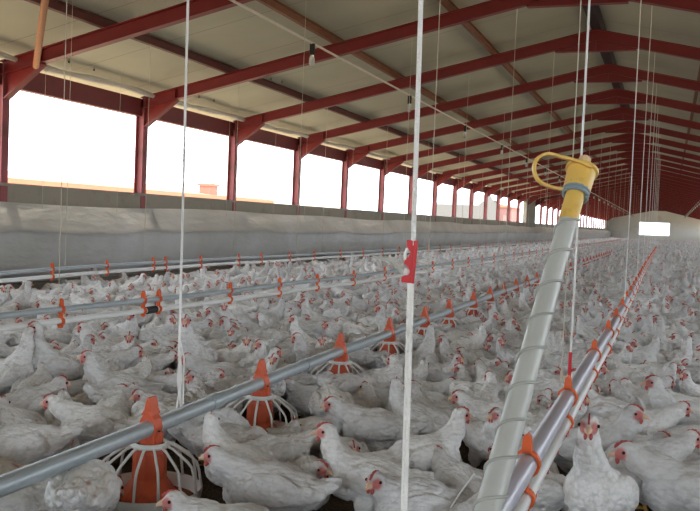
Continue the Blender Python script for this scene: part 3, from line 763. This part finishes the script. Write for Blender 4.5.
        # comb: serrated plate
        if lod < 2:
            ht = [.002, .005, .003, .007, .005, .006, .003, .003, .001]
            xs = np.linspace(.036, -.014, len(ht)); base = [.007+.020*math.sqrt(max(0, 1-(v/.040)**2)) for v in xs]
            for i in range(len(ht)-1):
                vsx = []
                for s in (-.0028, .0028):
                    vsx += [W(xs[i], s, base[i]-.006), W(xs[i+1], s, base[i+1]-.006), W(xs[i+1], s*.5, base[i+1]+ht[i+1]), W(xs[i], s*.5, base[i]+ht[i])]
                x.add(vsx, [(0, 1, 2, 3), (7, 6, 5, 4), (0, 3, 7, 4), (1, 5, 6, 2), (3, 2, 6, 7), (0, 4, 5, 1)], 1)
            for s in (-1, 1):
                x.ball(tuple(W(.030, s*.007, -.022)), .0088, seg, 1, (.8, .6, 1.3))
                x.ball(tuple(W(.014, s*.0235, .003)), .0056, seg, 3)
        else:
            x.ball(tuple(W(.018, 0, .022)), .008, 4, 1, (1, .5, .6))
            x.ball(tuple(W(.030, 0, -.018)), .008, 4, 1)
        if stand and lod < 2:
            for s in (-1, 1):
                k = np.array((-.01, s*.048, max(.05, z0-.12))); ft = np.array((.015, s*.05, .008))
                x.tube([k, (k+ft)/2+np.array((-.006, 0, 0)), ft], [.009, .007, .008], seg, 4)
                for a in (-.5, 0, .5):
                    x.tube([ft, ft+np.array((.045*math.cos(a), .045*math.sin(a), -.001))], [.006, .003], 4, 4)
                x.tube([ft, ft+np.array((-.022, 0, -.002))], [.005, .003], 4, 4)
        bvs = [bm.verts.new(v) for v in x.v]
        for f, mi in zip(x.f, x.m):
            try:
                nf = bm.faces.new([bvs[i] for i in f]); nf.material_index = mi
            except ValueError: pass
        bm.to_mesh(hm); bm.free(); hm.shade_smooth()
        outs.append(hm)
    bpy.data.objects.remove(ob, do_unlink=True)
    return outs
POSES = {
 'alert':   dict(hp=(.160, 0, .358), desc='neck raised'),
 'alert_l': dict(hp=(.155, .012, .352), hyaw=1.1, desc='head up, turned'),
 'alert_r': dict(hp=(.155, -.012, .352), hyaw=-1.1, desc='head up, turned'),
 'tall':    dict(hp=(.135, 0, .430), pitch=-.4, hyaw=.3, desc='neck stretched tall'),
 'fore':    dict(hp=(.205, 0, .292), hpitch=-.1, pitch=-.08, desc='head forward'),
 'fore_l':  dict(hp=(.200, .035, .285), hyaw=.7, hpitch=-.15, pitch=-.05, desc='head forward, turned'),
 'rest':    dict(hp=(.150, 0, .285), dz=-.06, pitch=-.1, fat=1.08, stand=False, desc='sitting, neck drawn in'),
 'rest_r':  dict(hp=(.150, -.03, .280), dz=-.06, hyaw=-.9, pitch=-.05, fat=1.08, stand=False, bare=.9, desc='sitting, head turned'),
 'rest_l':  dict(hp=(.158, .03, .29), dz=-.055, hyaw=.9, pitch=-.1, fat=1.1, stand=False, desc='sitting, head turned'),
 'peck':    dict(hp=(.235, .02, .11), hpitch=-.8, pitch=.12, tailup=.5, desc='head lowered'),
 'peck_s':  dict(hp=(.19, -.06, .16), hpitch=-.5, hyaw=-.7, pitch=.08, bare=.8, tailup=.45, desc='head lowered sideways'),
 'back':    dict(hp=(.10, .05, .33), hyaw=2.3, dz=-.02, pitch=-.2, desc='looking back over its shoulder'),
}
HEN = {}
for i, (k, v) in enumerate(POSES.items()):
    kw = {a: b for a, b in v.items() if a != 'desc'}
    HEN[k] = hen_meshes('hen', seed=i*13+3, **kw)
PK = list(POSES)
PW = np.array([.08, .05, .05, .04, .08, .08, .14, .12, .13, .13, .10, .06]); PW /= PW.sum()
# hens one can pick out: (px, py of the body, height of that point, facing in the picture in degrees [0 right, 90 away, 180 left, 270 to us], pose, size, label)
HERO = [
 (272, 489, .19, 172, 'fore', 1.02, 'white hen facing left with red face, just right of the largest feeder'),
 (366, 478, .19, 178, 'alert', 1.0, 'white hen with upright neck facing left, beside the near white rope'),
 (311, 473, .17, 275, 'rest_l', .95, 'small white hen with turned head, between second feeder and near white rope'),
 (287, 447, .16, 80, 'rest', .92, 'white hen showing a rounded back in front of the second feeder'),
 (420, 506, .14, 186, 'rest_l', 1.05, 'white hen low at the bottom edge facing left, right of the near rope'),
 (424, 462, .17, 22, 'alert', 1.0, 'white hen with bright red comb facing right, right of the near rope'),
 (441, 424, .17, 160, 'alert', .92, 'white hen facing left with red comb, above the bright combed hen'),
 (500, 425, .17, 165, 'fore', .92, 'white hen facing left just left of the slanting tube'),
 (698, 498, .17, 166, 'fore', 1.08, 'big white hen facing left with raised neck at the lower right'),
 (592, 490, .19, 236, 'tall', 1.05, 'tall necked white hen facing the camera, right of the near drinker line'),
 (592, 458, .17, 335, 'alert', 1.0, 'white hen facing right just behind the tall necked one'),
 (610, 420, .18, 155, 'alert', 1.0, 'white hen facing left above the tall necked one'),
 (636, 432, .17, 8, 'fore', .95, 'white hen facing right, above the one with a dark gap beside it'),
 (634, 466, .17, 12, 'fore', .98, 'white hen facing right with dark gap behind, right side'),
 (645, 402, .17, 110, 'rest', 1.05, 'large backed white hen facing away at the right'),
 (688, 425, .17, 170, 'alert', 1.0, 'white hen facing left near the right edge, above the big one'),
 (590, 508, .10, 10, 'rest', .9, 'white hen at the bottom edge facing right beside the drinker pipes'),
 (545, 505, .12, 185, 'alert_l', .85, 'small white hen at bottom edge, right of the near drinker pipes'),
 (96, 430, .17, 178, 'fore', .98, 'white hen facing left above the grey feeder pipe'),
 (32, 402, .17, 60, 'rest', 1.15, 'large white hen seen from behind at the left edge'),
 (118, 392, .17, 185, 'alert', 1.0, 'white hen facing left, second behind the feeder pipe'),
 (20, 460, .15, 195, 'peck', 1.05, 'white hen with spread tail at the left edge under the pipe'),
 (82, 508, .15, 98, 'peck_s', 1.08, 'white hen turning its rounded rump to us, in front of the largest feeder'),
 (205, 436, .15, 30, 'peck', 1.0, 'white hen behind the feeder pipe between the two largest feeders'),
 (330, 415, .15, 100, 'peck_s', 1.05, 'white hen facing away between second and third feeders'),
 (376, 432, .17, 176, 'fore', 1.0, 'white hen facing left just below the third feeder'),
 (14, 512, .12, 20, 'rest', 1.0, 'white hen in the bottom left corner'),
 (238, 545, .15, 183, 'fore', .95, 'white hen cut by the bottom edge below the largest feeder'),
 (470, 540, .1, 60, 'rest', 1.0, 'white hen cut by the bottom edge left of the slanting tube'),
 (8, 375, .2, 60, 'tall', 1.0, 'tall necked white hen at the left edge'),
 (60, 368, .2, 200, 'tall', 1.05, 'tall white hen behind the large backed one at left'),
 (200, 356, .2, 250, 'tall', 1.1, 'tall upright white hen left of the white rope'),
 (150, 350, .2, 20, 'rest', 1.0, 'white hen sitting left of the white rope'),
 (245, 345, .18, 190, 'alert', 1.0, 'white hen facing left right of the white rope'),
 (530, 470, .15, 90, 'rest', .9, 'white hen tucked between slanting tube and near drinker line'),
 (462, 492, .12, 120, 'rest', 1.0, 'white hen behind the foot of the slanting tube'),
]
GS = .84
birds = []    # x, y, heading, pose, size, hero index
for i, (px, py, z, ph, pose, sz, lab) in enumerate(HERO):
    sz = sz*GS*(1.12 if px > 480 and py > 395 else 1.03); p = at_z(px, py, z*sz); birds.append([p[0], p[1], math.radians(ph)+YAW, PK.index(pose), sz, i])
NH = len(birds)
# the crowd: a jittered hexagonal grid over the floor the picture can show
S_ = .238
cand = []
iy = 0; y = .9
while y < YF-.4:
    x = XL+.62+(S_/2 if iy % 2 else 0)
    while x < XRT-.4:
        cand.append((x+RNG.uniform(-.05, .05), y+RNG.uniform(-.05, .05))); x += S_
    y += S_*.866; iy += 1
cand = np.array(cand)
w = cand[:, 0]*FW[0]+cand[:, 1]*FW[1]; s_ = cand[:, 0]*_r[0]+cand[:, 1]*_r[1]
ppx, ppy, _w = [np.array(t) for t in zip(*[proj((a_, b_, .12)) for a_, b_ in cand])]
keep = ((ppy < 512) & ((ppx < 60) | (ppx > 225) | (ppy < 448)) | (ppx < -40) | (ppx > 740)) & (w > 1.1) & (np.abs(s_) < w*.41+1.3)
cand = cand[keep]
hx = np.array([b[:2] for b in birds])
d = np.min(np.linalg.norm(cand[:, None, :]-hx[None], axis=2), axis=1)
cand = cand[d > .165]
fp = np.array([(xat(A_FEED, y), y) for y in fy])
d = np.min(np.linalg.norm(cand[:, None, :]-fp[None], axis=2), axis=1); cand = cand[d > np.where(cand[:, 1] < 8, .25, .225)]
for x, y in cand:
    birds.append([x, y, RNG.uniform(0, 2*PI), int(RNG.choice(len(PK), p=PW)), RNG.uniform(.88, 1.06)*GS, -1])
Bd = np.array([b[:3]+[b[4]] for b in birds]); n = len(Bd)
near = np.where(np.hypot(Bd[:, 0], Bd[:, 1]) < 13)[0]
fixed = np.arange(n) < NH
# push apart (two discs per body), near birds only
for it in range(40):
    P2 = []; own = []
    h = Bd[near, 2]; sz = Bd[near, 3]
    c1 = Bd[near, :2]+np.stack([np.cos(h), np.sin(h)], 1)*(.065*sz)[:, None]
    c2 = Bd[near, :2]-np.stack([np.cos(h), np.sin(h)], 1)*(.075*sz)[:, None]
    cs = np.concatenate([c1, c2]); own = np.concatenate([near, near]); rad = np.concatenate([sz, sz])*.088
    order = np.argsort(cs[:, 1]); cs = cs[order]; own = own[order]; rad = rad[order]
    mv = np.zeros((n, 3)); 
    for k in range(1, 90):
        dd = cs[k:]-cs[:-k]; L = np.hypot(dd[:, 0], dd[:, 1])+1e-9; ov = rad[k:]+rad[:-k]-L
        a_, b_ = own[k:], own[:-k]
        ok = (ov > 0) & (a_ != b_)
        if not ok.any(): continue
        u_ = dd[ok]/L[ok][:, None]*ov[ok][:, None]*.5
        for ids, sgn, cc in ((a_[ok], 1, cs[k:][ok]), (b_[ok], -1, cs[:-k][ok])):
            np.add.at(mv, ids, np.concatenate([u_*sgn, (np.cross(cc-Bd[ids, :2], u_*sgn)*1.2)[:, None]/.065**1*.12], 1))
    # keep clear of the pans
    for fx, fyy in fp[:14]:
        for c_ in (c1, c2):
            dd = c_-np.array((fx, fyy)); L = np.hypot(dd[:, 0], dd[:, 1]); ov = .18+.088-L
            ok = ov > 0
            if ok.any(): mv[near[ok], :2] += dd[ok]/L[ok][:, None]*ov[ok][:, None]
    mv[fixed] *= .12
    Bd[near, :3] += mv[near]*.6
    Bd[:, 0] = np.clip(Bd[:, 0], XL+.66, XRT-.45)
for i in range(n): birds[i][0], birds[i][1], birds[i][2] = Bd[i, 0], Bd[i, 1], Bd[i, 2]
# which are seen largest
info = []
for i, b in enumerate(birds):
    px, py, wz = proj((b[0], b[1], .15)); info.append((px, py, wz))
inview = [i for i in range(n) if i < NH or (info[i][2] > .9 and -12 < info[i][0] < 712 and info[i][1] < 535)]
inview.sort(key=lambda i: (0 if i < NH else 1, info[i][2]))
solo = set(inview[:300])
# labels for the unnamed ones: row and place from the nearest pipe
rows = {}
def zone(x, y):
    lines = [('near drinker line', xat(A_NEAR, y)), ('feeder pipe', xat(A_FEED, y)), ('middle drinker line', xat(A_MID, y)), ('curtain drinker line', xat(A_FAR, y))]
    j = min(range(4), key=lambda k: abs(lines[k][1]-x))
    return lines[j][0], 'right' if x > lines[j][1] else 'left', abs(lines[j][1]-x)
for i in solo:
    if i < NH: continue
    z_, sd_, dd = zone(birds[i][0], birds[i][1]); rows.setdefault((z_, sd_), []).append((birds[i][1], dd, i))
lab = {}
for (z_, sd_), L_ in rows.items():
    L_.sort(); k = 0; r_ = 1
    while k < len(L_):
        y_ = L_[k][0]; grp = [t for t in L_[k:] if t[0] < y_+.26]; k += len(grp)
        for q, t in enumerate(sorted(grp, key=lambda t: t[1])):
            lab[t[2]] = f"white hen, {POSES[PK[birds[t[2]][3]]]['desc']}, {ordw(q+1)} {sd_} of {z_}, {ordw(r_)} row back"
        r_ += 1
for i in sorted(solo, key=lambda i: info[i][2]):
    b = birds[i]; me = HEN[PK[b[3]]][0]
    o = bpy.data.objects.new('white_hen', me); C.objects.link(o)
    o.location = (b[0], b[1], 0); o.rotation_euler.z = b[2]; o.scale = (b[4],)*3
    tag(o, HERO[i][6] if i < NH else lab[i], 'hen', 'white hens crowding the floor')
# the rest of the flock
def pull(me):
    nv = len(me.vertices); v = np.empty(nv*3, np.float32); me.vertices.foreach_get('co', v)
    at = me.color_attributes['marks']; c = np.empty(nv*4, np.float32); at.data.foreach_get('color', c)
    nl = len(me.loops); li = np.empty(nl, np.int32); me.loops.foreach_get('vertex_index', li)
    npol = len(me.polygons); ls = np.empty(npol, np.int32); me.polygons.foreach_get('loop_start', ls)
    mi = np.empty(npol, np.int32); me.polygons.foreach_get('material_index', mi)
    return v.reshape(nv, 3), c.reshape(nv, 4), li, ls, mi
LOD = {(k, l): pull(HEN[k][l]) for k in PK for l in (1, 2)}
V, CC, LI, LS, MI = [], [], [], [], []; vb = lb = 0
for i in range(n):
    if i in solo: continue
    b = birds[i]; dist = info[i][2]
    v, c, li, ls, mi = LOD[(PK[b[3]], 1 if dist < 12 else 2)]
    ca, sa = math.cos(b[2])*b[4], math.sin(b[2])*b[4]
    vv = np.stack([v[:, 0]*ca-v[:, 1]*sa+b[0], v[:, 0]*sa+v[:, 1]*ca+b[1], v[:, 2]*b[4]], 1)
    c = c.copy(); c[:, 1] = RNG.random()
    V.append(vv); CC.append(c); LI.append(li+vb); LS.append(ls+lb); MI.append(mi); vb += len(v); lb += len(li)
V = np.concatenate(V); CC = np.concatenate(CC); LI = np.concatenate(LI); LS = np.concatenate(LS); MI = np.concatenate(MI)
me = bpy.data.meshes.new('hen_flock'); me.vertices.add(len(V)); me.vertices.foreach_set('co', V.astype(np.float32).ravel())
me.loops.add(len(LI)); me.loops.foreach_set('vertex_index', LI.astype(np.int32)); me.polygons.add(len(LS)); me.polygons.foreach_set('loop_start', LS.astype(np.int32))
for m in (FEAS, COMB, BEAK, EYEM, LEGM): me.materials.append(m)
me.polygons.foreach_set('material_index', MI.astype(np.int32))
me.update(calc_edges=True); me.validate()
at = me.color_attributes.new('marks', 'FLOAT_COLOR', 'POINT'); at.data.foreach_set('color', CC.astype(np.float32).ravel())
me.shade_smooth()
fo = bpy.data.objects.new('hen_flock', me); C.objects.link(fo)
tag(fo, 'dense flock of white hens stretching back to the far wall', 'hens', None, 'stuff')
for i in range(NH):
    b = birds[i]; hp_ = POSES[PK[b[3]]]['hp']; ca, sa = math.cos(b[2])*b[4], math.sin(b[2])*b[4]
    0 and print('HERO', i, HERO[i][:2], [int(t) for t in proj((b[0], b[1], HERO[i][2]*b[4]))[:2]], 'head', [int(t) for t in proj((b[0]+hp_[0]*ca-hp_[1]*sa, b[1]+hp_[0]*sa+hp_[1]*ca, hp_[2]*b[4]))[:2]], PK[b[3]])
for i in inview[NH:]:
    if info[i][1] > 420 and 0: print('RND', [int(t) for t in info[i][:2]], PK[birds[i][3]])
print('BIRDS', n, 'solo', len(solo), 'flock verts', len(V), 'farthest solo', max(info[i][2] for i in solo))
for k in PK:
    for l in (1, 2): bpy.data.meshes.remove(HEN[k][l])

# ------------------------------------------------------------------ light
W = bpy.data.worlds.new('sky'); SC.world = W; W.use_nodes = True
bg = W.node_tree.nodes['Background']; bg.inputs[0].default_value = (.86, .94, 1.0, 1); bg.inputs[1].default_value = 4.0
sun = bpy.data.lights.new('sun', 'SUN'); sun.energy = 7.0; sun.angle = math.radians(3); sun.color = (1, .9, .74)
so = bpy.data.objects.new('sun', sun); C.objects.link(so); so.rotation_euler = Vector((.55, -.25, -1.3)).to_track_quat('-Z', 'Y').to_euler()
SC.view_settings.view_transform = 'Standard'; SC.view_settings.look = 'None'; SC.view_settings.gamma = 1; SC.view_settings.use_curve_mapping = False
SC.view_settings.exposure = 0.38
SC.cycles.max_bounces = 10; SC.cycles.diffuse_bounces = 8
